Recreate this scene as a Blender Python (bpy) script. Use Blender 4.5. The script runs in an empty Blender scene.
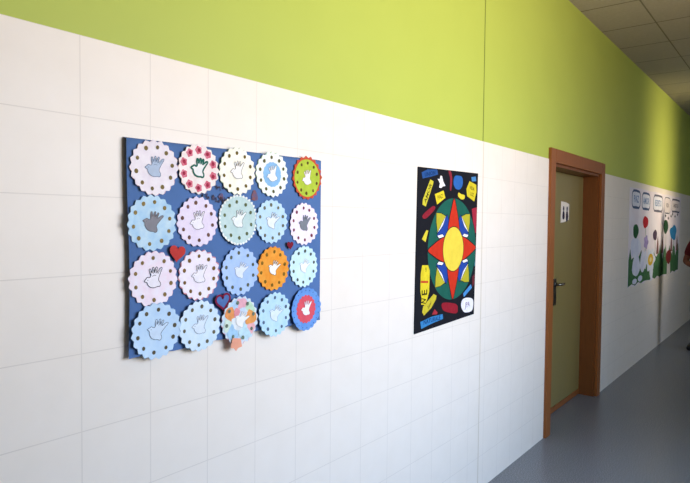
import bpy, bmesh, math, random
from mathutils import Vector, Matrix
random.seed(7)
sc = bpy.context.scene
COL = sc.collection
PI = math.pi

# ------------------------------------------------------------------ materials
def lin(c):
    if isinstance(c, str):
        c = c.lstrip('#'); c = tuple(int(c[i:i+2], 16)/255 for i in (0, 2, 4))
    return tuple((x/12.92 if x <= .04045 else ((x+.055)/1.055)**2.4) for x in c) + (1.0,)

class NT:
    def __init__(s, name):
        s.m = bpy.data.materials.new(name); s.m.use_nodes = True
        s.t = s.m.node_tree; s.n = s.t.nodes; s.l = s.t.links
        s.b = s.n['Principled BSDF']
        s.co = None
    def node(s, ty, **kw):
        x = s.n.new(ty)
        for k, v in kw.items(): setattr(x, k, v)
        return x
    def coord(s):
        if s.co is None: s.co = s.node('ShaderNodeTexCoord').outputs['Object']
        return s.co
    def math(s, op, a, b=None):
        x = s.node('ShaderNodeMath', operation=op)
        for i, v in enumerate((a, b)):
            if v is None: continue
            if isinstance(v, (int, float)): x.inputs[i].default_value = v
            else: s.l.new(v, x.inputs[i])
        return x.outputs[0]
    def mix(s, fac, a, b, mode='MIX'):
        x = s.node('ShaderNodeMix', data_type='RGBA', blend_type=mode)
        for i, v in ((0, fac), (6, a), (7, b)):
            if isinstance(v, (int, float, tuple)): x.inputs[i].default_value = v
            else: s.l.new(v, x.inputs[i])
        return x.outputs[2]
    def noise(s, scale, detail=3, vec=None, rough=.55):
        x = s.node('ShaderNodeTexNoise'); x.inputs['Scale'].default_value = scale
        x.inputs['Detail'].default_value = detail; x.inputs['Roughness'].default_value = rough
        s.l.new(vec or s.coord(), x.inputs['Vector']); return x.outputs['Fac']
    def ramp(s, fac, stops):
        x = s.node('ShaderNodeValToRGB'); e = x.color_ramp.elements
        e[0].position, e[0].color = stops[0]; e[1].position, e[1].color = stops[-1]
        for p, c in stops[1:-1]:
            q = e.new(p); q.color = c
        s.l.new(fac, x.inputs[0]); return x.outputs[0]
    def scaled(s, v):
        x = s.node('ShaderNodeMapping'); x.inputs['Scale'].default_value = v
        s.l.new(s.coord(), x.inputs[0]); return x.outputs[0]
    def bump(s, h, strength=.3, dist=.002):
        x = s.node('ShaderNodeBump'); x.inputs['Strength'].default_value = strength
        x.inputs['Distance'].default_value = dist
        s.l.new(h, x.inputs['Height']); s.l.new(x.outputs[0], s.b.inputs['Normal'])
    def done(s, col=None, rough=.6, spec=.3, metal=0):
        if col is not None:
            if isinstance(col, tuple): s.b.inputs['Base Color'].default_value = col
            else: s.l.new(col, s.b.inputs['Base Color'])
        if isinstance(rough, (int, float)): s.b.inputs['Roughness'].default_value = rough
        else: s.l.new(rough, s.b.inputs['Roughness'])
        s.b.inputs['Specular IOR Level'].default_value = spec
        s.b.inputs['Metallic'].default_value = metal
        return s.m

_cache = {}
def paper(hexc, var=.10, scale=22, other=None):
    """matte paper or poster paint with slight uneven pigment"""
    key = (hexc, var, scale, other)
    if key in _cache: return _cache[key]
    t = NT('paper_' + hexc.strip('#'))
    c = lin(hexc)
    o = lin(other) if other else tuple(x*(1-var*2.2) for x in c[:3]) + (1,)
    f = t.ramp(t.noise(scale, 4), [(.35, (0, 0, 0, 1)), (.68, (1, 1, 1, 1))])
    _cache[key] = t.done(t.mix(f, c, o), .9, .12)
    return _cache[key]

def grid_line(t, comp, origin, half, width):
    d = t.math('PINGPONG', t.math('SUBTRACT', comp, origin), half)
    return t.math('LESS_THAN', d, width)

TX0, TW, TOPZ, CEILZ, JX = .758, .2004, 2.0, 3.216, 3.10

def mat_tile():
    t = NT('wall_tile')
    sp = t.node('ShaderNodeSeparateXYZ'); t.l.new(t.coord(), sp.inputs[0])
    X, Z = sp.outputs[0], sp.outputs[2]
    g = t.math('MAXIMUM', grid_line(t, X, TX0, TW/2, .0013), grid_line(t, Z, TOPZ, TW/2, .0013))
    dj = t.math('LESS_THAN', t.math('ABSOLUTE', t.math('SUBTRACT', X, JX)), .006)
    n = t.noise(9, 4)
    base = t.mix(n, lin('#f2eade'), lin('#eae1d3'))
    c = t.mix(t.math('MULTIPLY', g, .28), base, lin('#a99f92'))
    c = t.mix(t.math('MULTIPLY', dj, .75), c, lin('#cfc3ae'))
    t.bump(t.math('SUBTRACT', t.math('MULTIPLY', t.noise(55, 2), .15), t.math('MAXIMUM', g, dj)), .25, .0015)
    return t.done(c, .42, .35)

def mat_green():
    t = NT('green_wall_paint')
    sp = t.node('ShaderNodeSeparateXYZ'); t.l.new(t.coord(), sp.inputs[0])
    dj = t.math('LESS_THAN', t.math('ABSOLUTE', t.math('SUBTRACT', sp.outputs[0], JX)), .0055)
    c = t.mix(t.noise(3, 4), lin('#b5c358'), lin('#aebc52'))
    c = t.mix(t.math('MULTIPLY', dj, .8), c, lin('#5c6a22'))
    t.bump(t.noise(160, 3), .12, .001)
    return t.done(c, .55, .3)

def mat_ceiling():
    t = NT('mineral_ceiling_tile')
    sp = t.node('ShaderNodeSeparateXYZ'); t.l.new(t.coord(), sp.inputs[0])
    g = t.math('MAXIMUM', grid_line(t, sp.outputs[0], 6.08, .31, .008), grid_line(t, sp.outputs[1], -.42, .6, .006))
    c = t.mix(t.noise(40, 5, rough=.7), lin('#c2b8a8'), lin('#a79d8e'))
    c = t.mix(t.math('MULTIPLY', g, .6), c, lin('#4a4436'))
    t.bump(t.math('SUBTRACT', t.noise(90, 4), g), .4, .003)
    return t.done(c, .9, .15)

def mat_floor():
    t = NT('speckled_grey_vinyl')
    n = t.ramp(t.noise(150, 2), [(.36, lin('#36373a')), (.5, lin('#6e7074')), (.66, lin('#a2a4a8'))])
    c = t.mix(.45, n, t.mix(t.noise(1.3, 3), lin('#74767a'), lin('#6c6e71')))
    t.bump(t.noise(60, 2), .03, .001)
    return t.done(c, .30, .5)

def mat_wood(name, a, b, rough=.38):
    t = NT(name)
    n = t.noise(7, 5, t.scaled((9, 9, .8)), .6)
    f = t.noise(30, 3, t.scaled((9, 9, .5)))
    c = t.mix(n, lin(a), lin(b))
    c = t.mix(t.math('MULTIPLY', f, .35), c, lin('#4b230f'))
    t.bump(f, .08, .001)
    return t.done(c, rough, .4)

def mat_simple(name, hexc, rough=.5, spec=.4, metal=0, var=.06, scale=30):
    t = NT(name); c = lin(hexc)
    return t.done(t.mix(t.noise(scale, 3), c, tuple(x*(1-var*2) for x in c[:3]) + (1,)), rough, spec, metal)

M_TILE, M_GREEN, M_CEIL, M_FLOOR = mat_tile(), mat_green(), mat_ceiling(), mat_floor()
M_WOOD = mat_wood('varnished_beech', '#a86530', '#874f25')
M_JAMB = mat_wood('varnished_beech_lining', '#905527', '#71411d')
M_LEAF = mat_simple('olive_laminate', '#8c7e4c', .33, .4, 0, .04, 5)
M_STEEL = mat_simple('brushed_steel', '#7c7b76', .32, .5, 1)
M_PLAST = mat_simple('white_plaster', '#d9d2c4', .8, .2)
M_FRAME = mat_simple('white_window_frame', '#e4e4e0', .4, .4)
M_INK = paper('#1c1d22', .1)
M_GREYINK = paper('#6a6d74', .1)

# ------------------------------------------------------------------ object helpers
def link(name, me, mats, parent=None, loc=None):
    o = bpy.data.objects.new(name, me)
    for m in (mats if isinstance(mats, (list, tuple)) else [mats]): me.materials.append(m)
    COL.objects.link(o)
    if parent: o.parent = parent
    if loc: o.location = loc
    return o
def obj(name, bm, mats, parent=None, loc=None, smooth=False):
    me = bpy.data.meshes.new(name); bm.to_mesh(me); bm.free()
    if smooth:
        for p in me.polygons: p.use_smooth = True
    return link(name, me, mats, parent, loc)
def empty(name, loc=(0, 0, 0)):
    o = bpy.data.objects.new(name, None); o.empty_display_size = .1
    COL.objects.link(o); o.location = loc; return o
def tag(o, label, cat, group=None, kind=None):
    o['label'] = label; o['category'] = cat
    if group: o['group'] = group
    if kind: o['kind'] = kind
    return o
def struct(o):
    o['kind'] = 'structure'; return o
def box(bm, lo, hi, mi=0, bev=0):
    r = bmesh.ops.create_cube(bm, size=1.0)
    vs = r['verts']
    for v in vs:
        v.co = Vector([lo[i] + (v.co[i] + .5)*(hi[i]-lo[i]) for i in range(3)])
    fs = {f for v in vs for f in v.link_faces}
    for f in fs: f.material_index = mi
    if bev:
        es = list({e for f in fs for e in f.edges})
        bmesh.ops.bevel(bm, geom=es, offset=bev, segments=2, affect='EDGES', profile=.6)
    return bm
def flat(bm, pts, y, th=.0004, mi=0):
    """a paper cut-out: outline pts (x,z) as a thin slab whose front is at y (towards the corridor, -y)"""
    a = sum(pts[i][0]*pts[(i+1) % len(pts)][1] - pts[(i+1) % len(pts)][0]*pts[i][1] for i in range(len(pts)))
    if a < 0: pts = pts[::-1]
    f = [bm.verts.new((p[0], y, p[1])) for p in pts]
    b = [bm.verts.new((p[0], y+th, p[1])) for p in pts]
    n = len(pts)
    fs = [bm.faces.new(f)]
    for i in range(n):
        j = (i+1) % n
        fs.append(bm.faces.new((f[j], f[i], b[i], b[j])))
    for q in fs: q.material_index = mi
    return bm
def smooth_loop(pts, n=5, closed=True):
    out = []; N = len(pts)
    rng = range(N) if closed else range(N-1)
    for i in rng:
        if closed: p0, p1, p2, p3 = pts[i-1], pts[i], pts[(i+1) % N], pts[(i+2) % N]
        else: p0, p1, p2, p3 = pts[max(i-1, 0)], pts[i], pts[i+1], pts[min(i+2, N-1)]
        for k in range(n):
            t = k/n
            out.append(tuple(.5*((2*p1[d]) + (-p0[d]+p2[d])*t + (2*p0[d]-5*p1[d]+4*p2[d]-p3[d])*t*t + (-p0[d]+3*p1[d]-3*p2[d]+p3[d])*t**3) for d in (0, 1)))
    if not closed: out.append(tuple(pts[-1]))
    return out
def stroke(bm, pts, w, y, closed=True, mi=0):
    """an inked line of width w along pts"""
    N = len(pts); L = []; R = []
    for i in range(N):
        a = Vector(pts[i-1] if (closed or i) else pts[i]); b = Vector(pts[(i+1) % N] if (closed or i < N-1) else pts[i])
        d = (b-a); d = d.normalized() if d.length > 1e-9 else Vector((1, 0))
        nrm = Vector((-d[1], d[0]))*w/2; p = Vector(pts[i])
        L.append(bm.verts.new((p[0]+nrm[0], y, p[1]+nrm[1]))); R.append(bm.verts.new((p[0]-nrm[0], y, p[1]-nrm[1])))
    for i in range(N if closed else N-1):
        j = (i+1) % N
        q = bm.faces.new((L[i], R[i], R[j], L[j])); q.material_index = mi
    return bm
def disc_pts(cx, cz, rx, rz, n=24, rot=0, wob=0):
    out = []
    for i in range(n):
        a = 2*PI*i/n; k = 1 + wob*math.sin(3*a+cx*40) + wob*.6*math.sin(5*a+cz*31)
        x, z = rx*k*math.cos(a), rz*k*math.sin(a)
        out.append((cx + x*math.cos(rot)-z*math.sin(rot), cz + x*math.sin(rot)+z*math.cos(rot)))
    return out
def lettering(name, s, size, x, y, z, m, parent, rot=0, squash=1.0, bold=0):
    cu = bpy.data.curves.new(name, 'FONT'); cu.body = s; cu.size = size
    cu.align_x = 'CENTER'; cu.align_y = 'CENTER'; cu.resolution_u = 2; cu.offset = bold
    tmp = bpy.data.objects.new(name, cu); COL.objects.link(tmp)
    dg = bpy.context.evaluated_depsgraph_get()
    me = bpy.data.meshes.new_from_object(tmp.evaluated_get(dg))
    bpy.data.objects.remove(tmp); bpy.data.curves.remove(cu)
    c, sn = math.cos(rot), math.sin(rot)
    for v in me.vertices:
        u, w = v.co.x*squash, v.co.y
        v.co = (x + u*c - w*sn, y, z + u*sn + w*c)
    return link(name, me, m, parent)

# ------------------------------------------------------------------ the corridor
XA, XB, YR = -3.2, 15.5, -2.85       # corridor ends and the window wall
DX0, DX1, DZ = 4.27, 5.50, 1.985     # door opening
bm = bmesh.new()
for (a, b, z0, z1, mi) in ((XA, DX0, 0, TOPZ, 0), (DX1, XB, 0, TOPZ, 0)):
    box(bm, (a, 0, z0), (b, .26, z1), 0)
box(bm, (XA, .004, TOPZ), (XB, .26, CEILZ), 1)
wl = struct(obj('wall_left', bm, [M_TILE, M_GREEN]))

bm = bmesh.new(); box(bm, (XA-.2, YR-.2, -.1), (XB+.2, .5, 0))
struct(obj('floor', bm, M_FLOOR))
bm = bmesh.new(); box(bm, (XA-.2, YR-.2, CEILZ), (XB+.2, .5, CEILZ+.1))
struct(obj('ceiling', bm, M_CEIL))
# wall opposite, pierced by the windows that light the corridor
WINS = [(1.2, 3.7, 1.15, 2.75), (7.95, 8.75, .95, 2.9), (11.6, 12.6, .95, 2.75)]  # last window is unseen, added to light the far corridor
bm = bmesh.new(); x = XA
for (a, b, z0, z1) in WINS:
    box(bm, (x, YR-.2, 0), (a, YR, CEILZ)); box(bm, (a, YR-.2, 0), (b, YR, z0)); box(bm, (a, YR-.2, z1), (b, YR, CEILZ)); x = b
box(bm, (x, YR-.2, 0), (XB, YR, CEILZ))
struct(obj('wall_right', bm, M_PLAST))
bm = bmesh.new(); box(bm, (XA-.2, YR-.2, 0), (XA, .26, CEILZ)); struct(obj('wall_near', bm, M_PLAST))
bm = bmesh.new(); box(bm, (XB, YR-.2, 0), (XB+.2, .26, CEILZ)); struct(obj('wall_far', bm, M_PLAST))
for i, (a, b, z0, z1) in enumerate(WINS):
    bm = bmesh.new(); y0, y1 = YR-.16, YR-.10
    for lo, hi in (((a, y0, z0), (a+.05, y1, z1)), ((b-.05, y0, z0), (b, y1, z1)), ((a+.05, y0, z0), (b-.05, y1, z0+.05)), ((a+.05, y0, z1-.05), (b-.05, y1, z1))):
        box(bm, lo, hi)
    nm = 2 if b-a > 2 else 0
    for k in range(nm):
        xx = a + (b-a)*(k+1)/(nm+1); box(bm, (xx-.03, y0, z0+.05), (xx+.03, y1, z1-.05))
    struct(obj('window_%d' % (i+1), bm, M_FRAME))

# ------------------------------------------------------------------ door
door = struct(empty('door_1', ((DX0+DX1)/2, 0, 0)))
def dpart(name, bm, m, parent=door):
    for v in bm.verts:
        v.co.x -= door.location.x
    return obj(name, bm, m, parent)
CW = .095
bm = bmesh.new()
box(bm, (DX0-CW, -.018, 0), (DX0+.004, .006, DZ+CW), 0, .003)
box(bm, (DX1-.004, -.018, 0), (DX1+CW, .006, DZ+CW), 0, .003)
box(bm, (DX0+.004, -.018, DZ-.004), (DX1-.004, .006, DZ+CW), 0, .003)
dpart('casing', bm, M_WOOD)
LY = .135
bm = bmesh.new()
box(bm, (DX0, .006, 0), (DX0+.025, .24, DZ)); box(bm, (DX1-.025, .006, 0), (DX1, .24, DZ)); box(bm, (DX0+.025, .006, DZ-.025), (DX1-.025, .24, DZ))
dpart('door_lining', bm, M_JAMB)
bm = bmesh.new()
box(bm, (DX0+.028, LY, .052), (DX1-.028, LY+.04, DZ-.028), 0, .002)
leaf = dpart('door_leaf', bm, M_LEAF)
bm = bmesh.new(); box(bm, (DX0+.028, LY-.004, .006), (DX1-.028, LY+.04, .05), 0, .002)
dpart('bottom_rail', bm, M_WOOD, leaf)['label'] = 'reddish wooden rail along the foot of the leaf'
HX, HZ = 4.752, 1.055
bm = bmesh.new(); box(bm, (HX-.030, LY-.009, .885), (HX+.030, LY-.0005, 1.10), 0, .004)
plate = dpart('lock_plate', bm, M_STEEL); plate['label'] = 'dark steel lock plate with keyhole'
bm = bmesh.new()
def tube(bm, pts, rad, seg=10):
    rings = []
    for i, p in enumerate(pts):
        p = Vector(p); a = Vector(pts[max(i-1, 0)]); b = Vector(pts[min(i+1, len(pts)-1)])
        d = (b-a).normalized(); u = d.orthogonal().normalized()
        if rings:
            u = (pu - d*pu.dot(d)).normalized()
        pu = u; w = d.cross(u); r = rad[i] if isinstance(rad, (list, tuple)) else rad
        rings.append([bm.verts.new(p + (u*math.cos(2*PI*k/seg) + w*math.sin(2*PI*k/seg))*r) for k in range(seg)])
    for a, b in zip(rings, rings[1:]):
        for k in range(seg): bm.faces.new((a[k], a[(k+1) % seg], b[(k+1) % seg], b[k]))
    bm.faces.new(rings[0][::-1]); bm.faces.new(rings[-1])
    return bm
tube(bm, [(HX, LY-.006, HZ), (HX, LY-.035, HZ), (HX+.006, LY-.048, HZ), (HX+.02, LY-.053, HZ), (HX+.085, LY-.053, HZ), (HX+.098, LY-.048, HZ-.002)], [.011, .011, .0105, .010, .0095, .007])
tube(bm, [(HX, LY-.0085, HZ), (HX, LY-.014, HZ)], [.021, .019], 16)
h = dpart('door_handle', bm, M_STEEL, plate)
for p in h.data.polygons: p.use_smooth = True
bm = bmesh.new(); tube(bm, [(HX, LY-.0085, .955), (HX, LY-.0135, .955)], .010, 14); dpart('key_cylinder', bm, M_STEEL, plate)

# printed notice on the door
sg = tag(empty('door_notice', (4.975, LY-.0008, 1.635)), 'small white printed notice with dark figures on the olive door', 'notice')
bm = bmesh.new(); flat(bm, [(-.105, -.085), (-.02, -.08), (.105, -.06), (.11, .072), (.03, .085), (-.10, .09)], 0, .0006)
obj('sheet', bm, paper('#efe6da', .05), sg)
bm = bmesh.new()
for k, (dx, hgt) in enumerate(((-.035, .07), (.055, .085))):
    flat(bm, disc_pts(dx, .032, .017, .020, 12), -.0006, .0003)
    flat(bm, smooth_loop([(dx-.014, .010), (dx+.014, .010), (dx+.030, -.03), (dx+.016, -hgt+.015), (dx-.018, -hgt+.015), (dx-.028, -.025)], 3), -.0006, .0003)
obj('printed_figures', bm, paper('#3b3445', .1), sg)

# ------------------------------------------------------------------ blue board with the doves
BX0, BX1, BZ0, BZ1, BY = .879, 1.672, 1.166, 1.757, -.016
nx, nz = 48, 30
bm = bmesh.new(); grid = []
def board_y(u, v):
    w = max(0, 1-v*5)**1.5
    return BY - .004*w*math.sin(u*19+.8) - .003*w*math.sin(u*41) - .0012*math.sin(u*7+v*3)
for j in range(nz+1):
    row = []
    for i in range(nx+1):
        u, v = i/nx, j/nz
        xx = BX0 + (BX1-BX0)*u + .004*math.sin(v*5)*(1-u) - .004*(1-v)*u
        zz = BZ0 + (BZ1-BZ0)*v + (.009*u if v > .5 else .010*u)*abs(2*v-1) + (.004*math.sin(u*23) if j == 0 else 0)
        row.append(bm.verts.new((xx, board_y(u, v), zz)))
    grid.append(row)
for j in range(nz):
    for i in range(nx): bm.faces.new((grid[j][i], grid[j][i+1], grid[j+1][i+1], grid[j+1][i]))
# top edge folded back against the wall
def hem(seq):
    prev = None
    for v in seq:
        w = bm.verts.new((v.co.x, -.0008, v.co.z + .004))
        if prev: bm.faces.new((prev[0], v, w, prev[1]))
        prev = (v, w)
hem([grid[nz][i] for i in range(nx, -1, -1)])
bmesh.ops.recalc_face_normals(bm, faces=bm.faces[:])
board = tag(empty('display_board', (0, 0, 0)), 'large blue paper display board on white tiles holding round dove papers', 'display board')
bo = obj('blue_backing', bm, paper('#5576a9', .06, 6), board)
for p in bo.data.polygons: p.use_smooth = len(p.vertices) == 4
bo.data.polygons.foreach_set('use_smooth', [abs(p.normal.y) > .7 for p in bo.data.polygons])
# the faint pencil and crayon scribbles between the papers
bm = bmesh.new()
for (x, z, w, n) in ((1.140, 1.648, .055, 4), (1.200, 1.640, .045, 4), (1.155, 1.612, .055, 5), (1.205, 1.604, .05, 5), (1.13, 1.630, .03, 3)):
    for k in range(n):
        xx = x + w*(k/n-.5); pts = [(xx + random.uniform(-.006, .006), z + random.uniform(-.011, .011)) for _ in range(5)]
        stroke(bm, smooth_loop(pts, 3, False), .0022, BY-.0025, False)
obj('pencil_writing', bm, paper('#574c5c', .1), board)
for (x, z, w, hh) in ((1.335, 1.622, .014, .018), (1.137, 1.655, .010, .010), (1.195, 1.615, .010, .009)):
    bm = bmesh.new(); flat(bm, disc_pts(x, z, w, hh, 10, 0, .18), BY-.0022, .0003)
    obj('crayon_mark', bm, paper('#8a5a56', .2, 90, '#5a5f86'), board)

# -- hand-print dove outline (unit circle coordinates of the paper)
DOVE = [(-.50, .04), (-.40, .13), (-.33, .18), (-.24, .15), (-.17, .20), (-.20, .36), (-.20, .47), (-.155, .49), (-.115, .40), (-.09, .30),
        (-.06, .42), (-.03, .52), (.02, .52), (.03, .42), (.02, .30), (.08, .42), (.13, .51), (.18, .49), (.155, .38), (.13, .28),
        (.20, .33), (.30, .42), (.38, .45), (.40, .40), (.30, .24), (.19, .05), (.17, -.06), (.23, -.16), (.23, -.26), (.15, -.31), (.08, -.29), (-.05, -.31),
        (-.17, -.29), (-.28, -.23), (-.36, -.12), (-.39, -.02)]
DOVE_S = smooth_loop(DOVE, 3)
FEATHERS = [[(-.16, .22), (-.14, .40)], [(-.03, .26), (.0, .45)], [(.08, .26), (.13, .43)], [(.17, .22), (.32, .37)], [(-.10, .16), (-.02, .20), (.08, .17)]]

def zig(R, n, depth, soft=False, ph=0, seg=6):
    out = []
    for i in range(n*seg):
        a = 2*PI*i/(n*seg) + ph; t = (i % seg)/seg
        k = abs(math.sin(PI*t)) if soft else 1-abs(2*t-1)
        out.append((R*(1-depth+depth*k)*math.cos(a), R*(1-depth+depth*k)*math.sin(a)))
    return out
def curl(r, a, ph): return -.0012 - .0042*r**4*(.55+.45*math.sin(2*a+ph)) - .0012*r**3*math.sin(5*a+ph*2)
def paper_disc(name, outline, R, y, m, ph, parent=None, loc=None, rings=6):
    bm = bmesh.new(); n = len(outline); prev = None
    c = bm.verts.new((0, y+curl(0, 0, ph), 0))
    for k in range(1, rings+1):
        s = k/rings; ring = []
        for (x, z) in outline:
            if k < rings:                       # inner rings are plain circles
                a = math.atan2(z, x); rr = R*.88*s; x, z = rr*math.cos(a), rr*math.sin(a)
            ring.append(bm.verts.new((x, y+curl(math.hypot(x, z)/.078, math.atan2(z, x), ph), z)))
        for i in range(n):
            j = (i+1) % n
            if prev is None: bm.faces.new((c, ring[i], ring[j]))
            else: bm.faces.new((prev[i], ring[i], ring[j], prev[j]))
        prev = ring
    b = [bm.verts.new((v.co.x, v.co.y+.0005, v.co.z)) for v in prev]
    for i in range(n):
        j = (i+1) % n; bm.faces.new((prev[i], b[i], b[j], prev[j]))
    bmesh.ops.recalc_face_normals(bm, faces=bm.faces[:])
    if sum(f.normal.y*f.calc_area() for f in bm.faces) > 0: bmesh.ops.reverse_faces(bm, faces=bm.faces[:])
    return obj(name, bm, m, parent, loc)
def lay(bm, pts, ph, dy, mi=0):
    """a thin patch that follows the curl of the paper"""
    a = sum(pts[i][0]*pts[(i+1) % len(pts)][1] - pts[(i+1) % len(pts)][0]*pts[i][1] for i in range(len(pts)))
    if a < 0: pts = pts[::-1]
    f = bm.faces.new([bm.verts.new((x, dy+curl(math.hypot(x, z)/.078, math.atan2(z, x), ph), z)) for x, z in pts]); f.material_index = mi
def lay_stroke(bm, pts, w, ph, dy, closed=True):
    n0 = len(bm.verts); stroke(bm, pts, w, 0, closed); bm.verts.ensure_lookup_table()
    for v in bm.verts[n0:]: v.co.y = dy + curl(math.hypot(v.co.x, v.co.z)/.078, math.atan2(v.co.z, v.co.x), ph)

# x, z, radius, paper, tint, rim colour, teeth, hand fill, hand ink, ink width, dots, extras, label
D = [
 (.953, 1.684, .0790, '#f3edf0', '#e9dfe6', '#d9b4bd', 20, '#b9c9dd', '#70809a', .0016, '#8b7a4e', '', 'white scalloped paper with pale blue dove, top left corner of blue board'),
 (1.104, 1.692, .0765, '#f6efe9', '#f0dfd8', '#c9a9a0', 20, '#f4f2ee', '#2e6b5c', .0052, '#b23a52', 'flowers', 'white scalloped paper ringed by pink red flowers, green outlined dove'),
 (1.256, 1.697, .0775, '#faf6ea', '#f1efd9', '#9db78e', 20, '#faf8f2', '#6b665c', .0014, '#7c6a2f', '', 'cream white scalloped paper with thinly outlined dove, middle of top row'),
 (1.411, 1.697, .0785, '#f6f8f2', '#e6f0e2', '#a5c49b', 20, '#fbfbf8', '#8d97a2', .0012, '#6d6a43', 'inner_blue', 'white scalloped paper with blue centre disc and white dove'),
 (1.588, 1.696, .0790, '#b7c944', '#a3ba3c', '#c9563c', 20, '#f7f6ee', '#b08b86', .0012, '#6c5a2a', 'rim', 'lime green scalloped paper with orange red rim, top right corner'),
 (.945, 1.532, .0800, '#a9cfe9', '#c9e2ee', '#7ba7c9', 20, '#8d8c92', '#6e6b70', .0014, '#a08a55', '', 'light blue scalloped paper with filled grey dove'),
 (1.101, 1.537, .0765, '#ece1f0', '#e3d6ea', '#cbb5d4', 20, '#f7f3f8', '#6a6470', .0014, '#7e5c50', 'feathers', 'pale lilac scalloped paper with white hatched dove, second row'),
 (1.260, 1.543, .0785, '#c7dcd9', '#b7d2cf', '#eef4ee', 24, '#f1f6f4', '#7d8788', .0014, '#6f7a55', 'beads', 'sage grey paper edged with white beads, white dove'),
 (1.409, 1.539, .0765, '#c3def0', '#b4d6ef', '#9fc4e2', 20, '#eaf3f8', '#7b8896', .0014, '#7f7f6b', '', 'pale blue scalloped paper with outlined dove, second row beside the sage paper'),
 (1.573, 1.531, .0785, '#ece0f0', '#f2eaf4', '#c6b2d2', 20, '#7f858e', '#61656e', .0012, '#8a3f52', '', 'pale lilac scalloped paper with filled dark grey dove'),
 (.950, 1.377, .0800, '#f2ecf4', '#f3dfe9', '#e5b9cc', 20, '#f6f2f8', '#2e2d36', .0018, '#9a8052', '', 'white scalloped paper with pink edge and black outlined dove, third row'),
 (1.107, 1.378, .0770, '#f4eef4', '#efe3ee', '#d3909a', 20, '#f7f3f8', '#5b5a68', .0014, '#8a6a3c', 'rim_thin', 'white scalloped paper with thin red rim and outlined dove, right of the red heart'),
 (1.268, 1.380, .0800, '#b5cdef', '#a4c2ec', '#88abdd', 20, '#e6eef6', '#9aa5b5', .0010, '#6b6f5c', '', 'periwinkle blue scalloped paper with small white dove, centre of the board'),
 (1.418, 1.380, .0775, '#f0a544', '#e88f2f', '#c98038', 20, '#fbf8f0', '#8b6a3c', .0014, '#8f6f2a', '', 'bright orange scalloped paper with white dove'),
 (1.574, 1.378, .0770, '#c4e4ee', '#d4edf2', '#a6d0dd', 20, '#f3f8f8', '#9fb0b8', .0010, '#5f6b66', '', 'pale cyan scalloped paper with white dove, right column above the red and blue paper'),
 (.955, 1.232, .0815, '#bcd9f2', '#c8e1f4', '#94bbdf', 20, '#d3e6f6', '#5c6b80', .0014, '#6d6550', '', 'light blue scalloped paper with outlined dove, bottom left corner'),
 (1.105, 1.227, .0785, '#cde4f4', '#dcedf6', '#a7cbe4', 20, '#e0eef8', '#6a7890', .0012, '#75705c', '', 'very pale blue scalloped paper with outlined dove, left of the patchwork paper'),
 (1.264, 1.224, .0790, '#d5dfe6', '#c3dfee', '#d49aa8', 20, '#f8f8f4', '#c3c7c8', .0010, '#7c8f7c', 'patches', 'pastel patchwork scalloped paper with torn peach tab at its foot'),
 (1.421, 1.224, .0780, '#b4daf0', '#c6e4f2', '#86b8da', 20, '#e2f0f8', '#8fa3b3', .0012, '#6a7f96', '', 'light blue scalloped paper with white dove, bottom row beside red centred paper'),
 (1.581, 1.224, .0800, '#6f9fdc', '#5f8fd2', '#4d7fc4', 20, '#f6f4f4', '#c77a86', .0010, '#3d5f9a', 'inner_red', 'blue scalloped paper with red scalloped centre and white dove, bottom right corner'),
]
PAPER_Y = BY - .0035
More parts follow.
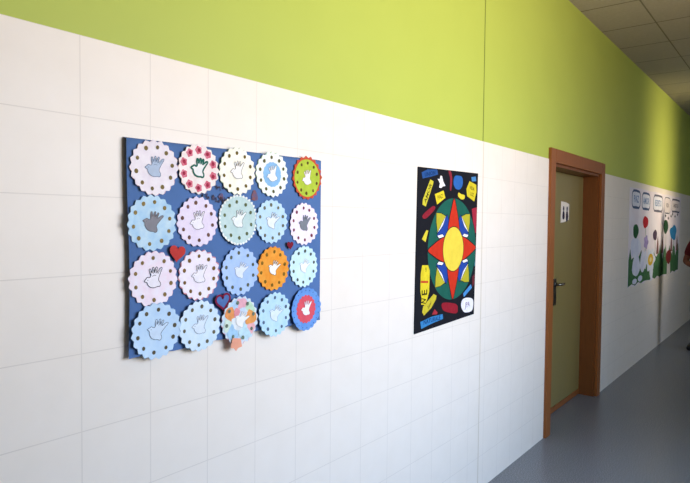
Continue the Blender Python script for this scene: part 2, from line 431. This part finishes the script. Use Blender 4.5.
for i, (x, z, R, pc, tint, rimc, teeth, hf, hi_, iw, dots, ex, label) in enumerate(D):
    R *= .985; x += .004*(1-(x-.95)/.7)
    ph = i*1.7; rot = random.uniform(-.12, .12)
    root = tag(empty('dove_paper', (x, PAPER_Y - (.006 if i >= 15 else 0), z)), label, 'paper decoration', 'round dove papers on the blue board')
    root.rotation_euler = (0, rot, 0)
    soft = ex in ('inner_red', 'beads')
    ztop = zig(R, teeth, .055 if soft else .092, soft, ph)
    # coloured under-sheet peeping out behind the teeth
    paper_disc('backing_sheet', [(px+R*.012*math.cos(ph*3), pz+R*.012*math.sin(ph*3)) for px, pz in zig(R*(1.02 if ex in ('rim', 'beads', 'rim_thin') else .985), teeth, .05 if soft else .092, soft, ph+.06)], R*.93, .0007, paper(rimc, .05), ph, root)
    if ex == 'rim':
        sheet = paper_disc('round_sheet', disc_pts(0, 0, R*.86, R*.86, 60), R*.86, 0, paper(pc, .05, 30, tint), ph, root)
    else:
        sheet = paper_disc('round_sheet', ztop, R, 0, paper(pc, .05, 30, tint), ph, root)
    dy = -.0005
    if ex == 'inner_blue':
        bm = bmesh.new(); lay(bm, zig(R*.55, 16, .05, True), ph, dy); o = obj('centre_disc', bm, paper('#8fbfe6', .06), root); o['label'] = 'blue centre disc'; dy -= .0004
    if ex == 'inner_red':
        bm = bmesh.new(); lay(bm, zig(R*.66, 18, .09, True), ph, dy); o = obj('centre_disc', bm, paper('#e05a66', .06), root); o['label'] = 'red scalloped centre'; dy -= .0004
    if ex == 'patches':
        for q, (px, pz, rx, rz, c) in enumerate(((0, .6, .30, .34, '#f0b4c0'), (-.35, .58, .25, .26, '#b9d8ef'), (.5, .5, .3, .3, '#c6e6c6'), (-.55, .22, .36, .24, '#f0a062'), (-.62, -.2, .26, .28, '#d9ecdc'),
                (.1, .28, .30, .22, '#cfe0f2'), (.56, .08, .34, .30, '#f0a55e'), (-.36, -.56, .36, .30, '#a9d2ee'), (.30, -.50, .40, .28, '#c4e4ee'), (-.1, -.1, .34, .30, '#e6eef0'), (.62, -.34, .22, .22, '#f2b9bc'), (-.22, .30, .20, .16, '#ea9aa2'))):
            bm = bmesh.new(); pts = disc_pts(px*R, pz*R, rx*R, rz*R, 14, q*.7, .14)
            pts = [(u_*min(1, .90*R/max(1e-6, math.hypot(u_, v_))), v_*min(1, .90*R/max(1e-6, math.hypot(u_, v_)))) for u_, v_ in pts]
            lay(bm, pts, ph, dy-.00012*q); obj('paper_patch', bm, paper(c, .08, 60), root)
        dy -= .0016
        bm = bmesh.new(); flat(bm, [(-.030, -.055), (.004, -.058), (.012, -.084), (-.004, -.088), (-.012, -.097), (-.022, -.088), (-.036, -.086)], -.007, .0005)
        obj('torn_tab', bm, paper('#f0a98c', .05), root)['label'] = 'peach coloured torn tab'
        dy -= .0004
    if ex == 'beads':
        bm = bmesh.new()
        for k in range(36):
            a = 2*PI*k/36; lay(bm, disc_pts(R*.99*math.cos(a), R*.99*math.sin(a), .0042, .0042, 8), ph, -.0008)
        obj('bead_edging', bm, paper('#f2f6f0', .04), root)
    # stamped dots
    nd = 20 if ex == 'inner_red' else (8 if ex == 'patches' else 10)
    if ex == 'flowers':
        bm = bmesh.new()
        for k in range(10):
            a = 2*PI*k/10 + .3; cx, cz = .74*R*math.cos(a), .74*R*math.sin(a)
            lay(bm, smooth_loop([(cx + (.0135 if q % 2 else .0105)*math.cos(q*PI/5), cz + (.0135 if q % 2 else .0105)*math.sin(q*PI/5)) for q in range(10)], 2), ph, dy)
        obj('painted_flower_ring', bm, paper('#e08c9c', .12, 120, '#c9506a'), root); dy -= .0004
    bm = bmesh.new()
    for k in range(nd):
        a = 2*PI*k/nd + .3 + random.uniform(-.05, .05); rr = (.70 if ex == 'inner_red' else .74)*R; s = .0020 if ex == 'inner_red' else (.0056 if ex == 'flowers' else random.uniform(.0052, .0061))
        if ex == 'inner_red': rr = R*.86
        if ex == 'rim': rr = R*.70
        lay(bm, disc_pts(rr*math.cos(a), rr*math.sin(a), s, s*1.08, 12), ph, dy-.0002)
    sheet.data.materials.append(paper(dots, .25, 260))
    for q in bm.faces: q.material_index = 1
    bm.from_mesh(sheet.data); bm.to_mesh(sheet.data); bm.free()
    # dove made from the outline of a hand
    flip = 1
    hs = R*(.80 if ex in ('inner_blue', 'inner_red', 'rim') else (.78 if i in (12, 13, 14, 17) else .86))
    ca = random.uniform(-.18, .14)
    if i == 1: ca = -.1
    if i in (8, 9, 12, 13, 14, 17, 18): ca -= .35
    if i in (3, 4): ca += .35
    def T(p): return (hs*(p[0]*math.cos(ca)-p[1]*math.sin(ca)) + .004, hs*(p[0]*math.sin(ca)+p[1]*math.cos(ca)) - .04*R)
    dv = [T(p) for p in DOVE_S]
    if ex == 'inner_red': dv = dv[::1]
    bm = bmesh.new(); lay(bm, dv, ph, dy-.0003); hand = obj('hand_print_dove', bm, paper(hf, .05, 40), root)
    bm = bmesh.new(); lay_stroke(bm, dv, iw, ph, dy-.0006)
    if iw < .003:
        for fe in FEATHERS[:(5 if ex == 'feathers' or i in (0, 10) else 3)]:
            lay_stroke(bm, smooth_loop([T(p) for p in fe], 3, False), iw*.7, ph, dy-.0006, False)
        e = T((-.33, .06)); lay(bm, disc_pts(e[0], e[1], .0012, .0012, 8), ph, dy-.0006)
    obj('inked_outline', bm, paper(hi_, .08), hand)

# hearts glued between the papers
def heart(s):
    return [(s*.0625*16*math.sin(t)**3, s*.0625*(13*math.cos(t)-5*math.cos(2*t)-2*math.cos(3*t)-math.cos(4*t))) for t in (2*PI*k/40 for k in range(40))]
bm = bmesh.new(); flat(bm, heart(.027), 0, .0006)
h1 = obj('paper_heart', bm, paper('#c2413c', .06), None, (1.029, PAPER_Y-.007, 1.447)); tag(h1, 'solid red paper heart between papers on left of blue board', 'paper heart', 'paper hearts'); h1.rotation_euler = (0, .15, 0)
h2 = tag(empty('paper_heart', (1.197, PAPER_Y-.007, 1.291)), 'blue heart with thick dark red outline beside patchwork paper', 'paper heart', 'paper hearts'); h2.rotation_euler = (0, -.12, 0)
bm = bmesh.new(); flat(bm, heart(.029), 0, .0006); obj('cut_heart', bm, paper('#5575ad', .06), h2)
bm = bmesh.new(); stroke(bm, heart(.028), .0065, -.0006); obj('heart_outline', bm, paper('#7f2440', .06), h2)
bm = bmesh.new(); flat(bm, heart(.016), 0, .0006)
h3 = obj('paper_heart', bm, paper('#7d2233', .06), None, (1.497, PAPER_Y-.007, 1.457)); tag(h3, 'tiny dark red heart above the orange and cyan papers', 'paper heart', 'paper hearts')

# ------------------------------------------------------------------ black poster
PY = -.004
po = tag(empty('collage_poster', (2.70, PY, 1.41)), 'tall black poster with colourful star mandala and cut-out words on white tiles', 'poster')
def P2(pts): return [(a-2.70, b-1.41) for a, b in pts]
rimp = P2([(2.372, 1.014), (3.003, 1.036), (3.026, 1.815), (2.386, 1.802)])
bm = bmesh.new(); flat(bm, rimp, -.001, .0045); obj('black_card', bm, paper('#1b1c22', .08, 8), po)
mc = (2.745-2.70, 1.405-1.41); RM = .265
man = empty('mandala', (mc[0], -.0016, mc[1])); man.parent = po
def mpart(name, shapes, y, m, ink=True, iw=.006):
    bm = bmesh.new()
    for s in shapes:
        flat(bm, s, y, .0003, 0)
        if ink: stroke(bm, s, iw, y-.00012, True, 1)
    return obj(name, bm, [m, M_INK], man)
def pol(r, a): return (r*math.cos(a), r*math.sin(a))
mpart('green_ring', [disc_pts(0, 0, RM, RM, 64)], 0, paper('#1f5f50', .07, 14))
yt, wh, bl = [], [], []
for k in range(4):
    a = PI/4 + k*PI/2
    yt.append([pol(RM*.985, a), pol(RM*.86, a+.15), pol(RM*.72, a+.31), pol(RM*.695, a+.16), pol(RM*.69, a), pol(RM*.695, a-.16), pol(RM*.72, a-.31), pol(RM*.86, a-.15)])
    wh.append(smooth_loop([pol(RM*.735, a+.36), pol(RM*.70, a+.18), pol(RM*.69, a), pol(RM*.70, a-.18), pol(RM*.735, a-.36), pol(RM*.66, a-.16), pol(RM*.635, a), pol(RM*.66, a+.16)], 3))
    s = 1 if k % 2 else -1
    wh.append([pol(RM*.70, a+s*.39), pol(RM*.62, a+s*.43), pol(RM*.52, a+s*.33), pol(RM*.45, a+s*.20), pol(RM*.54, a+s*.20), pol(RM*.63, a+s*.32)])
    bl.append([pol(RM*.36, a+.56), pol(RM*.52, a+.46), pol(RM*.72, a+.41), pol(RM*.68, a+.18), pol(RM*.66, a), pol(RM*.68, a-.18), pol(RM*.72, a-.41), pol(RM*.52, a-.46), pol(RM*.36, a-.56)])
for s in yt: mpart('yellow_petal', [s], -.0014, paper('#b9b030', .06), True, .003)
for s in wh: mpart('white_petal', [s], -.0012, paper('#eeeef2', .04), True, .003)
for s in bl: mpart('blue_petal', [s], -.0010, paper('#27479b', .06), True, .003)
for k in range(4):
    a = PI/2*k
    pts = [pol(RM*.30, a+.95), pol(RM*.46, a+.55), pol(RM*.60, a+.33), pol(RM*.78, a+.15), pol(RM*.995, a), pol(RM*.78, a-.15), pol(RM*.60, a-.33), pol(RM*.46, a-.55), pol(RM*.30, a-.95)]
    mpart('red_petal', [smooth_loop(pts, 3)], -.0016, paper('#c9341f', .06), True, .005)
mpart('yellow_centre', [disc_pts(0, 0, .113, .116, 40)], -.0020, paper('#e8cf48', .05), True, .004)

CUT = [
 ('blue_word_tag', '#2a5391', [(2.415, 1.777), (2.47, 1.795), (2.563, 1.802), (2.574, 1.778), (2.50, 1.762), (2.425, 1.749)], 0, 'dark blue word tag in upper left corner'),
 ('yellow_word_strip', '#d2c73a', [(2.498, 1.749), (2.529, 1.742), (2.526, 1.73), (2.458, 1.617), (2.427, 1.626), (2.43, 1.651)], 0, 'slanting yellow strip with dark letters'),
 ('white_cutout', '#f2f1f4', [(2.569, 1.757), (2.59, 1.756), (2.6, 1.775), (2.614, 1.773), (2.626, 1.748), (2.65, 1.726), (2.623, 1.722), (2.608, 1.713), (2.586, 1.715), (2.594, 1.736)], 0, 'white cross shaped cut-out'),
 ('yellow_word_square', '#e6d22f', [(2.544, 1.68), (2.631, 1.702), (2.652, 1.666), (2.568, 1.63)], 0, 'yellow four sided word card'),
 ('dark_red_strip', '#8d2a38', [(2.68, 1.801), (2.706, 1.803), (2.722, 1.762), (2.712, 1.708), (2.698, 1.713), (2.699, 1.766)], 2, 'narrow dark red strip at top'),
 ('blue_blob', '#2f66ae', [(2.746, 1.779), (2.786, 1.787), (2.833, 1.78), (2.838, 1.742), (2.806, 1.716), (2.76, 1.719), (2.736, 1.744)], 3, 'rounded blue word blob'),
 ('blue_word_square', '#4a86bd', [(2.94, 1.789), (2.994, 1.796), (3.001, 1.771), (2.948, 1.766)], 0, 'little blue square in upper right corner'),
 ('yellow_word_card', '#d8c62f', [(2.919, 1.766), (3.002, 1.751), (3.006, 1.711), (2.98, 1.659), (2.894, 1.684), (2.884, 1.722)], 0, 'large yellow word card at upper right'),
 ('yellow_bean', '#e3cf3a', [(2.795, 1.699), (2.825, 1.692), (2.864, 1.688), (2.861, 1.669), (2.826, 1.665), (2.79, 1.68)], 3, 'small bean shaped yellow cut-out'),
 ('crimson_card', '#a52b3f', [(2.955, 1.618), (3.018, 1.628), (3.014, 1.487), (2.989, 1.482)], 0, 'tall crimson card at right edge'),
 ('dark_red_word_tag', '#8f2533', [(2.431, 1.576), (2.527, 1.621), (2.546, 1.606), (2.458, 1.559)], 2, 'slanting dark red tag at left'),
 ('yellow_wedge', '#d9c93a', [(2.426, 1.461), (2.468, 1.505), (2.486, 1.501), (2.461, 1.447)], 0, 'yellow wedge beside the mandala'),
 ('yellow_long_word', '#e3cf2e', [(2.433, 1.337), (2.489, 1.334), (2.505, 1.307), (2.503, 1.206), (2.484, 1.167), (2.465, 1.144), (2.429, 1.148), (2.432, 1.177), (2.419, 1.213), (2.421, 1.297)], 0, 'long upright yellow strip with big letters'),
 ('yellow_leaf_word', '#cdbd35', [(2.548, 1.189), (2.577, 1.178), (2.571, 1.16), (2.527, 1.123), (2.457, 1.093), (2.439, 1.111), (2.447, 1.137)], 0, 'leaf shaped yellow word card at lower left'),
 ('red_triangle', '#a8323c', [(2.56, 1.113), (2.589, 1.093), (2.584, 1.084), (2.533, 1.088)], 0, 'tiny red triangle'),
 ('blue_word_banner', '#3a84bd', [(2.423, 1.066), (2.53, 1.078), (2.642, 1.078), (2.648, 1.053), (2.54, 1.045), (2.432, 1.031)], 0, 'bright blue word banner in lower left corner'),
 ('dark_red_blob', '#96202e', [(2.631, 1.13), (2.673, 1.134), (2.785, 1.114), (2.806, 1.087), (2.787, 1.065), (2.674, 1.087), (2.638, 1.106)], 3, 'dark red blob under the mandala'),
 ('white_word_disc', '#efecf3', [(2.857, 1.128), (2.91, 1.136), (2.98, 1.122), (2.991, 1.086), (2.969, 1.057), (2.886, 1.059), (2.846, 1.095)], 3, 'white rounded disc with pencil letters'),
 ('blue_slanted_strip', '#4b8fc9', [(2.956, 1.205), (2.971, 1.185), (2.876, 1.142), (2.865, 1.163)], 0, 'slanting light blue strip at lower right'),
 ('maroon_wedge', '#6e2a33', [(2.975, 1.245), (3.004, 1.261), (3.002, 1.205), (2.978, 1.188)], 0, 'maroon wedge at right edge'),
 ('teal_sliver', '#3f8f98', [(3.000, 1.355), (3.010, 1.36), (3.008, 1.308), (2.998, 1.30)], 0, 'teal sliver at right edge'),
]
pieces = {}
for n, c, pts, sm, lab in CUT:
    bm = bmesh.new(); p = P2(pts)
    if sm: p = smooth_loop(p, 4)
    flat(bm, p, -.0022 if n not in ('crimson_card', 'maroon_wedge', 'teal_sliver') else -.0013, .0006)
    pieces[n] = obj(n, bm, paper(c, .08, 40), po); pieces[n]['label'] = lab
WY = -.0026
def wr(s, size, x, z, c, par, rot=0, sq=1.0, bold=.0006): lettering('handwriting', s, size, x-2.70, WY, z-1.41, paper(c, .05), pieces[par], rot, sq, bold)
wr('NATURALE', .030, 2.536, 1.061, '#123f74', 'blue_word_banner', .03, 1.12)
wr('E', .072, 2.460, 1.203, '#3a3312', 'yellow_long_word', PI/2, .8, .0015)
wr('N', .056, 2.453, 1.163, '#3a3312', 'yellow_long_word', PI/2-.2, .6, .0015)
wr('I', .100, 2.461, 1.255, '#c4502a', 'yellow_long_word', PI/2-.08, .9, .001)
wr('9', .030, 2.468, 1.312, '#a39020', 'yellow_long_word', 0)
wr('AMOR', .030, 2.478, 1.682, '#5f5a1c', 'yellow_strip_top' if 'yellow_strip_top' in pieces else 'yellow_word_strip', 1.03, 1.25)
wr('PAZ', .030, 2.598, 1.668, '#8a7d1c', 'yellow_word_square', .25)
wr('VIDA', .026, 2.948, 1.728, '#7a6f1c', 'yellow_word_card', -.15)
wr('LUZ', .026, 2.948, 1.696, '#7a6f1c', 'yellow_word_card', -.15)
wr('UNION', .026, 2.495, 1.776, '#16386b', 'blue_word_tag', .18, 1.2)
wr('leer', .026, 2.510, 1.141, '#857a22', 'yellow_leaf_word', .75, 1.1)
wr('JPA', .040, 2.918, 1.096, '#8f7f98', 'white_word_disc', .05)

# ------------------------------------------------------------------ white flower mural beyond the door
MY = -.003
mu = tag(empty('flower_mural', (8.2, MY, 1.4)), 'long white paper mural of painted flowers and grass beyond the door', 'mural')
def M2(pts): return [(a-8.2, b-1.4) for a, b in pts]
bm = bmesh.new()
edge = [(6.62, .875)]
edge += [(6.62 + 3.10*k/24, .878 + .012*math.sin(k*1.9) + .005*(k % 2)) for k in range(1, 24)]
edge += [(9.72, .886), (9.79, 1.935)] + [(9.79 - 3.17*k/12, 1.935 + .006*math.sin(k*2.1)) for k in range(1, 12)] + [(6.613, 1.929)]
flat(bm, M2(edge), 0, .0025); obj('white_sheet', bm, paper('#efe9ee', .04, 3, '#e6dce2'), mu)
# grass painted along the foot: spiky outline
bm = bmesh.new(); top = []; n = 46
for k in range(n+1):
    u = k/n; x = 6.63 + 3.08*u
    if u < .5: hgt = 1.19 + .05*math.sin(k*1.7)
    else: hgt = 1.20 + .06*math.sin(k*1.3)
    top.append((x, hgt + (.05 if k % 2 else -.04)*(.6+.4*math.sin(k*2.3))))
flat(bm, M2(top + [(9.70, .895)] + [(9.70-3.05*k/20, .892 + .014*math.sin(k*2.7)) for k in range(1, 20)] + [(6.63, .885)]), -.0006, .0004)
obj('painted_grass', bm, paper('#4f7a4c', .16, 14, '#3a6443'), mu)
def petalshape(x, z, rx, rz, n=5):
    return [(x + rx*(.86+.14*math.cos(n*a))*math.cos(a), z + rz*(.86+.14*math.cos(n*a))*math.sin(a)) for a in (2*PI*k/40 for k in range(40))]
FL = [  # x z rx rz colour, stem colour, kind
 ('green_flower', 6.933, 1.470, .13, .077, '#35643f', 'o'), ('red_flower', 7.412, 1.570, .145, .068, '#c23038', 'o'), ('purple_flower', 7.974, 1.415, .12, .065, '#5b4a5c', 'o'),
 ('dark_green_flower', 8.664, 1.518, .165, .092, '#31553a', 'o'), ('blue_flower', 9.24, 1.437, .25, .10, '#3b8fc4', 'o'), ('lilac_flower', 7.467, 1.340, .13, .085, '#b3a3d6', 'p')]
for (nm, x, z, rx, rz, c, kd) in FL:
    bm = bmesh.new()
    stroke(bm, M2(smooth_loop([(x, z-rz*.6), (x+.03, z-.18), (x-.01, 1.12)], 4, False)), .022, -.0009, False, 1)
    s = disc_pts(x, z, rx, rz, 24, 0, .05 if nm != 'blue_flower' else .12) if kd == 'o' else petalshape(x, z, rx, rz)
    flat(bm, M2(s), -.0014, .0004, 0)
    obj(nm, bm, [paper(c, .14, 20), paper('#9fb59a', .1)], mu)
bm = bmesh.new()
for q, s in enumerate((disc_pts(6.945, 1.292, .25, .11, 26, 0, .06), disc_pts(6.99, 1.09, .19, .115, 24, 0, .05), disc_pts(7.31, 1.118, .13, .12, 20, 0, .05), disc_pts(6.93, .925, .11, .030, 14), disc_pts(7.20, .94, .11, .034, 14), disc_pts(7.45, 1.14, .07, .11, 16))):
    flat(bm, M2(s), -.0012-.0002*q, .00015)
obj('white_petals', bm, paper('#e6e8f2', .05, 8, '#d3d6ea'), mu)
bm = bmesh.new(); flat(bm, M2(petalshape(7.734, 1.125, .30, .15, 6)), -.0030, .00015, 0)
flat(bm, M2([(7.66, 1.07), (7.83, 1.06), (7.90, .98), (7.86, .885), (7.79, .86), (7.71, .95)]), -.0026, .00015, 0)
flat(bm, M2(disc_pts(7.734, 1.127, .15, .07, 22)), -.0034, .0003, 1); flat(bm, M2(disc_pts(7.734, 1.127, .06, .03, 14)), -.0038, .0003, 2)
obj('daisy', bm, [paper('#e4e9f2', .05), paper('#e2b93c', .08), paper('#f0e0a0', .05)], mu)['label'] = 'white daisy with yellow centre'
bm = bmesh.new(); flat(bm, M2(disc_pts(8.925, 1.113, .19, .095, 24, 0, .06)), -.0014, .0004, 0); flat(bm, M2([(8.83, 1.03), (9.05, 1.03), (9.07, .88), (8.82, .87)]), -.0012, .0003, 1)
obj('brown_tulip', bm, [paper('#7c2f30', .12), paper('#d8cfcb', .06)], mu)
for x in (8.15, 8.45, 9.1, 9.55):
    bm = bmesh.new(); flat(bm, M2([(x-.08, 1.18), (x-.03, 1.34), (x, 1.40), (x+.05, 1.32), (x+.08, 1.18)]), -.0011, .0003)
    obj('brown_bud', bm, paper('#8a6157', .12, 20, '#6b4a4a'), mu)
for k, (x0, z1, x1, z0) in enumerate(((6.721, 1.905, 7.112, 1.720), (7.204, 1.898, 7.628, 1.715), (7.826, 1.900, 8.41, 1.705), (8.528, 1.900, 8.95, 1.690), (9.037, 1.893, 9.727, 1.720))):
    bm = bmesh.new()
    cx, cz, rx, rz = (x0+x1)/2, (z0+z1)/2, (x1-x0)/2, (z1-z0)/2
    pts = [(cx + rx*math.copysign(abs(math.cos(a))**.5, math.cos(a)), cz + rz*math.copysign(abs(math.sin(a))**.5, math.sin(a))) for a in (2*PI*q/40 for q in range(40))]
    flat(bm, M2(pts), -.0006, .0003, 0)
    stroke(bm, M2(pts), .020 if k < 3 else .010, -.0010, True, 1)
    for e in (z1-.004, z0+.004):
        stroke(bm, M2([(x0+.05, e), (cx, e+.004), (x1-.05, e-.004)]), .024 if k != 3 else .010, -.0013, False, 1)
    o = obj('word_bubble', bm, [paper('#e9eaf2' if k < 3 else '#e9e0de', .05), paper('#56698c' if k < 2 else '#6a6b7c', .12)], mu)
    lettering('handwriting', ('PAZ', 'AMOR', 'RESPETO', 'VIDA', 'AMISTAD')[k], .105 if k < 3 else .075, cx-8.2, -.0014, cz-1.4, paper('#7f9ac4' if k < 3 else '#9a8d90', .1), o, 0, (1.25, 1.05, 1.0, 1.2, 1.3)[k], .002)
    if k > 2:
        for q in range(3):
            bm = bmesh.new(); flat(bm, M2(petalshape(x0+.1+.2*q, z0-.03-.03*(q % 2), .05, .022, 4)), -.0012, .0003)
            obj('leaf_mark', bm, paper('#5b5560', .1), mu)

# ------------------------------------------------------------------ person at the right edge, standing far down the corridor
PX, PYY = 8.42, -.545
person = tag(empty('person', (PX, PYY, 0)), 'person in maroon top and black trousers standing far down the corridor', 'person')
person.rotation_euler = (0, 0, 0)
def loc(r, f, z): return Vector((-f, r, z))     # right side, forward, height; faces the camera end of the corridor
def skin(name, verts, edges, m, parent, root=0, sub=2):
    me = bpy.data.meshes.new(name); me.from_pydata([loc(*v[:3]) for v in verts], edges, []); me.update()
    o = link(name, me, m, parent)
    a = o.modifiers.new('skin', 'SKIN'); a.use_smooth_shade = True; a.branch_smoothing = .6
    for i, v in enumerate(verts):
        s = me.skin_vertices[0].data[i]; r = v[3]
        s.radius = (r, r) if not isinstance(r, tuple) else r; s.use_root = (i == root)
    b = o.modifiers.new('sub', 'SUBSURF'); b.levels = b.render_levels = sub
    dg = bpy.context.evaluated_depsgraph_get()
    me2 = bpy.data.meshes.new_from_object(o.evaluated_get(dg)); o.modifiers.clear(); o.data = me2
    if not me2.materials: me2.materials.append(m)
    for p in me2.polygons: p.use_smooth = True
    return o
M_SKIN = mat_simple('skin', '#7f4d3c', .55, .35, 0, .05, 12)
M_TOP = mat_simple('maroon_jersey', '#5c2027', .9, .15, 0, .08, 60)
M_TRO = mat_simple('black_cotton', '#15151a', .9, .15, 0, .08, 60)
M_SHOE = mat_simple('black_leather', '#141416', .45, .4, 0, .05, 40)
M_HAIR = mat_simple('dark_brown_hair', '#2c1c14', .6, .3, 0, .2, 90)
V = [(0, 0, .95, .105), (0, .01, 1.08, .095), (0, 0, 1.24, .11), (0, -.01, 1.36, .085), (0, -.005, 1.455, .048), (0, .012, 1.52, .062), (0, .015, 1.59, .078), (0, .008, 1.655, .066)]
E_ = [(i, i+1) for i in range(7)]
V += [(0, .088, 1.575, .014), (0, .105, 1.562, .009)]; E_ += [(6, 8), (8, 9)]       # nose
for s in (1, -1):
    b = len(V)
    V += [(s*.165, -.01, 1.375, .050), (s*.228, -.02, 1.23, .043), (s*.275, -.02, 1.085, .038), (s*.20, .11, 1.055, .035), (s*.115, .205, 1.03, .026), (s*.075, .245, 1.02, .030), (s*.035, .275, 1.005, .026)]
    E_ += [(3, b)] + [(b+i, b+i+1) for i in range(6)]
    p = b+6
    for q, (dz, L) in enumerate(((.022, .060), (.007, .070), (-.008, .066), (-.022, .052))):
        c = len(V)
        V += [(s*.010, .296, 1.000+dz, .0095), (s*.010-s*L*.6, .300-.012, .990+dz, .0085), (s*.010-s*L, .280, .978+dz, .0075)]
        E_ += [(p, c), (c, c+1), (c+1, c+2)]
    c = len(V); V += [(s*.060, .272, 1.052, .010), (s*.030, .292, 1.060, .009)]; E_ += [(b+5, c), (c, c+1)]
    b = len(V)
    V += [(s*.095, 0, .88, .085), (s*.115, .01, .68, .070), (s*.140, .02, .48, .052), (s*.152, -.01, .36, .052), (s*.158, -.02, .20, .038), (s*.160, -.015, .085, .034), (s*.165, .05, .040, .030), (s*.172, .13, .028, .024)]
    E_ += [(0, b)] + [(b+i, b+i+1) for i in range(7)]
skin('body', V, E_, M_SKIN, person)
V = [(0, 0, .93, .175), (0, .01, 1.06, .150), (0, 0, 1.24, .160), (0, -.01, 1.36, .115), (0, -.008, 1.425, .062)]
E_ = [(0, 1), (1, 2), (2, 3), (3, 4)]
for s in (1, -1):
    b = len(V); V += [(s*.168, -.01, 1.378, .062), (s*.228, -.02, 1.235, .056), (s*.258, -.02, 1.14, .052)]; E_ += [(3, b), (b, b+1), (b+1, b+2)]
skin('shirt', V, E_, M_TOP, person)
V = [(0, 0, 1.04, .150), (0, 0, .93, .168)]; E_ = [(0, 1)]
for s in (1, -1):
    b = len(V); V += [(s*.092, 0, .83, .125), (s*.117, .01, .68, .092), (s*.140, .02, .50, .070), (s*.148, .005, .42, .066)]; E_ += [(1, b), (b, b+1), (b+1, b+2), (b+2, b+3)]
skin('trousers', V, E_, M_TRO, person)
for s in (1, -1):
    skin('shoe', [(s*.158, -.06, .045, .040), (s*.160, -.01, .055, .046), (s*.168, .07, .044, .046), (s*.178, .15, .036, .040), (s*.184, .20, .032, .030)], [(0, 1), (1, 2), (2, 3), (3, 4)], M_SHOE, person)
hr = skin('hair', [(0, -.045, 1.49, .060), (0, -.030, 1.59, .092), (0, -.015, 1.665, .092), (0, .018, 1.690, .078)], [(0, 1), (1, 2), (2, 3)], M_HAIR, person, 1)
for s in (1, -1):
    bm = bmesh.new(); bmesh.ops.create_uvsphere(bm, u_segments=10, v_segments=8, radius=.011, matrix=Matrix.Translation(loc(s*.030, .083, 1.598)))
    obj('eye', bm, mat_simple('dark_eye', '#2a2020', .2, .5), person, None, True)
bm = bmesh.new(); bmesh.ops.create_uvsphere(bm, u_segments=12, v_segments=8, radius=1, matrix=Matrix.Translation(loc(0, .083, 1.536)) @ Matrix.Diagonal((.010, .022, .006, 1)))
obj('mouth', bm, mat_simple('lips', '#8c4038', .5, .4), person, None, True)

# ------------------------------------------------------------------ light
def area(name, loc_, tgt, sx, sy, W, col, spread=PI):
    l = bpy.data.lights.new(name, 'AREA'); l.shape = 'RECTANGLE'; l.size, l.size_y = sx, sy
    l.energy = W; l.color = col; l.spread = spread
    o = bpy.data.objects.new(name, l); COL.objects.link(o); o.location = loc_
    o.rotation_euler = (Vector(tgt)-Vector(loc_)).to_track_quat('-Z', 'Y').to_euler()
    return o
LYY = YR - .28
area('sky_light_near', (2.45, LYY, 1.95), (2.45, 0, -.3), 2.5, 1.55, 98, (.36, .60, 1.0), math.radians(140))
area('ground_light_near', (2.45, LYY, 1.9), (2.45, 0, 3.9), 2.5, 1.5, 88, (1.0, .75, .45), math.radians(140))
area('window_light_middle', (8.35, LYY, 1.95), (8.35, 0, 2.25), .95, 1.8, 13, (1.0, .80, .52), math.radians(48))
area('sky_light_middle', (8.35, LYY, 1.95), (7.6, 0, .4), .75, 1.7, 20, (.66, .78, 1.0), math.radians(150))  # extra bluish fill, added to brighten the wall beyond the door
area('window_light_far', (12.1, LYY, 1.9), (12.1, 0, 1.5), 1.0, 1.7, 7, (.80, .90, 1.0))  # added lamp behind the unseen last window, lights the far corridor
w = bpy.data.worlds.new('daylight'); sc.world = w; w.use_nodes = True
bg = w.node_tree.nodes['Background']; bg.inputs[0].default_value = (.75, .85, 1, 1); bg.inputs[1].default_value = .25

# ------------------------------------------------------------------ camera
f, D_, hgt, th, pi_, ro = 587.93, 1.4377, 1.5411, .6631, .0338, .0101
fw = Vector((math.cos(th)*math.cos(pi_), math.sin(th)*math.cos(pi_), -math.sin(pi_)))
rt = Vector((math.sin(th), -math.cos(th), 0)); up = rt.cross(fw)
r2 = rt*math.cos(ro) + up*math.sin(ro); u2 = -rt*math.sin(ro) + up*math.cos(ro)
cam = bpy.data.cameras.new('camera'); co = bpy.data.objects.new('camera', cam); COL.objects.link(co)
co.matrix_world = Matrix(((r2.x, u2.x, -fw.x, 0), (r2.y, u2.y, -fw.y, -D_), (r2.z, u2.z, -fw.z, hgt), (0, 0, 0, 1)))
cam.sensor_fit = 'HORIZONTAL'; cam.sensor_width = 36; cam.lens = f/690*36; cam.clip_start = .05; cam.clip_end = 100
sc.camera = co
sc.cycles.use_denoising = True
sc.cycles.max_bounces = 10; sc.cycles.diffuse_bounces = 6
sc.view_settings.view_transform = 'Standard'; sc.view_settings.look = 'None'
sc.view_settings.exposure = 0; sc.view_settings.gamma = 1
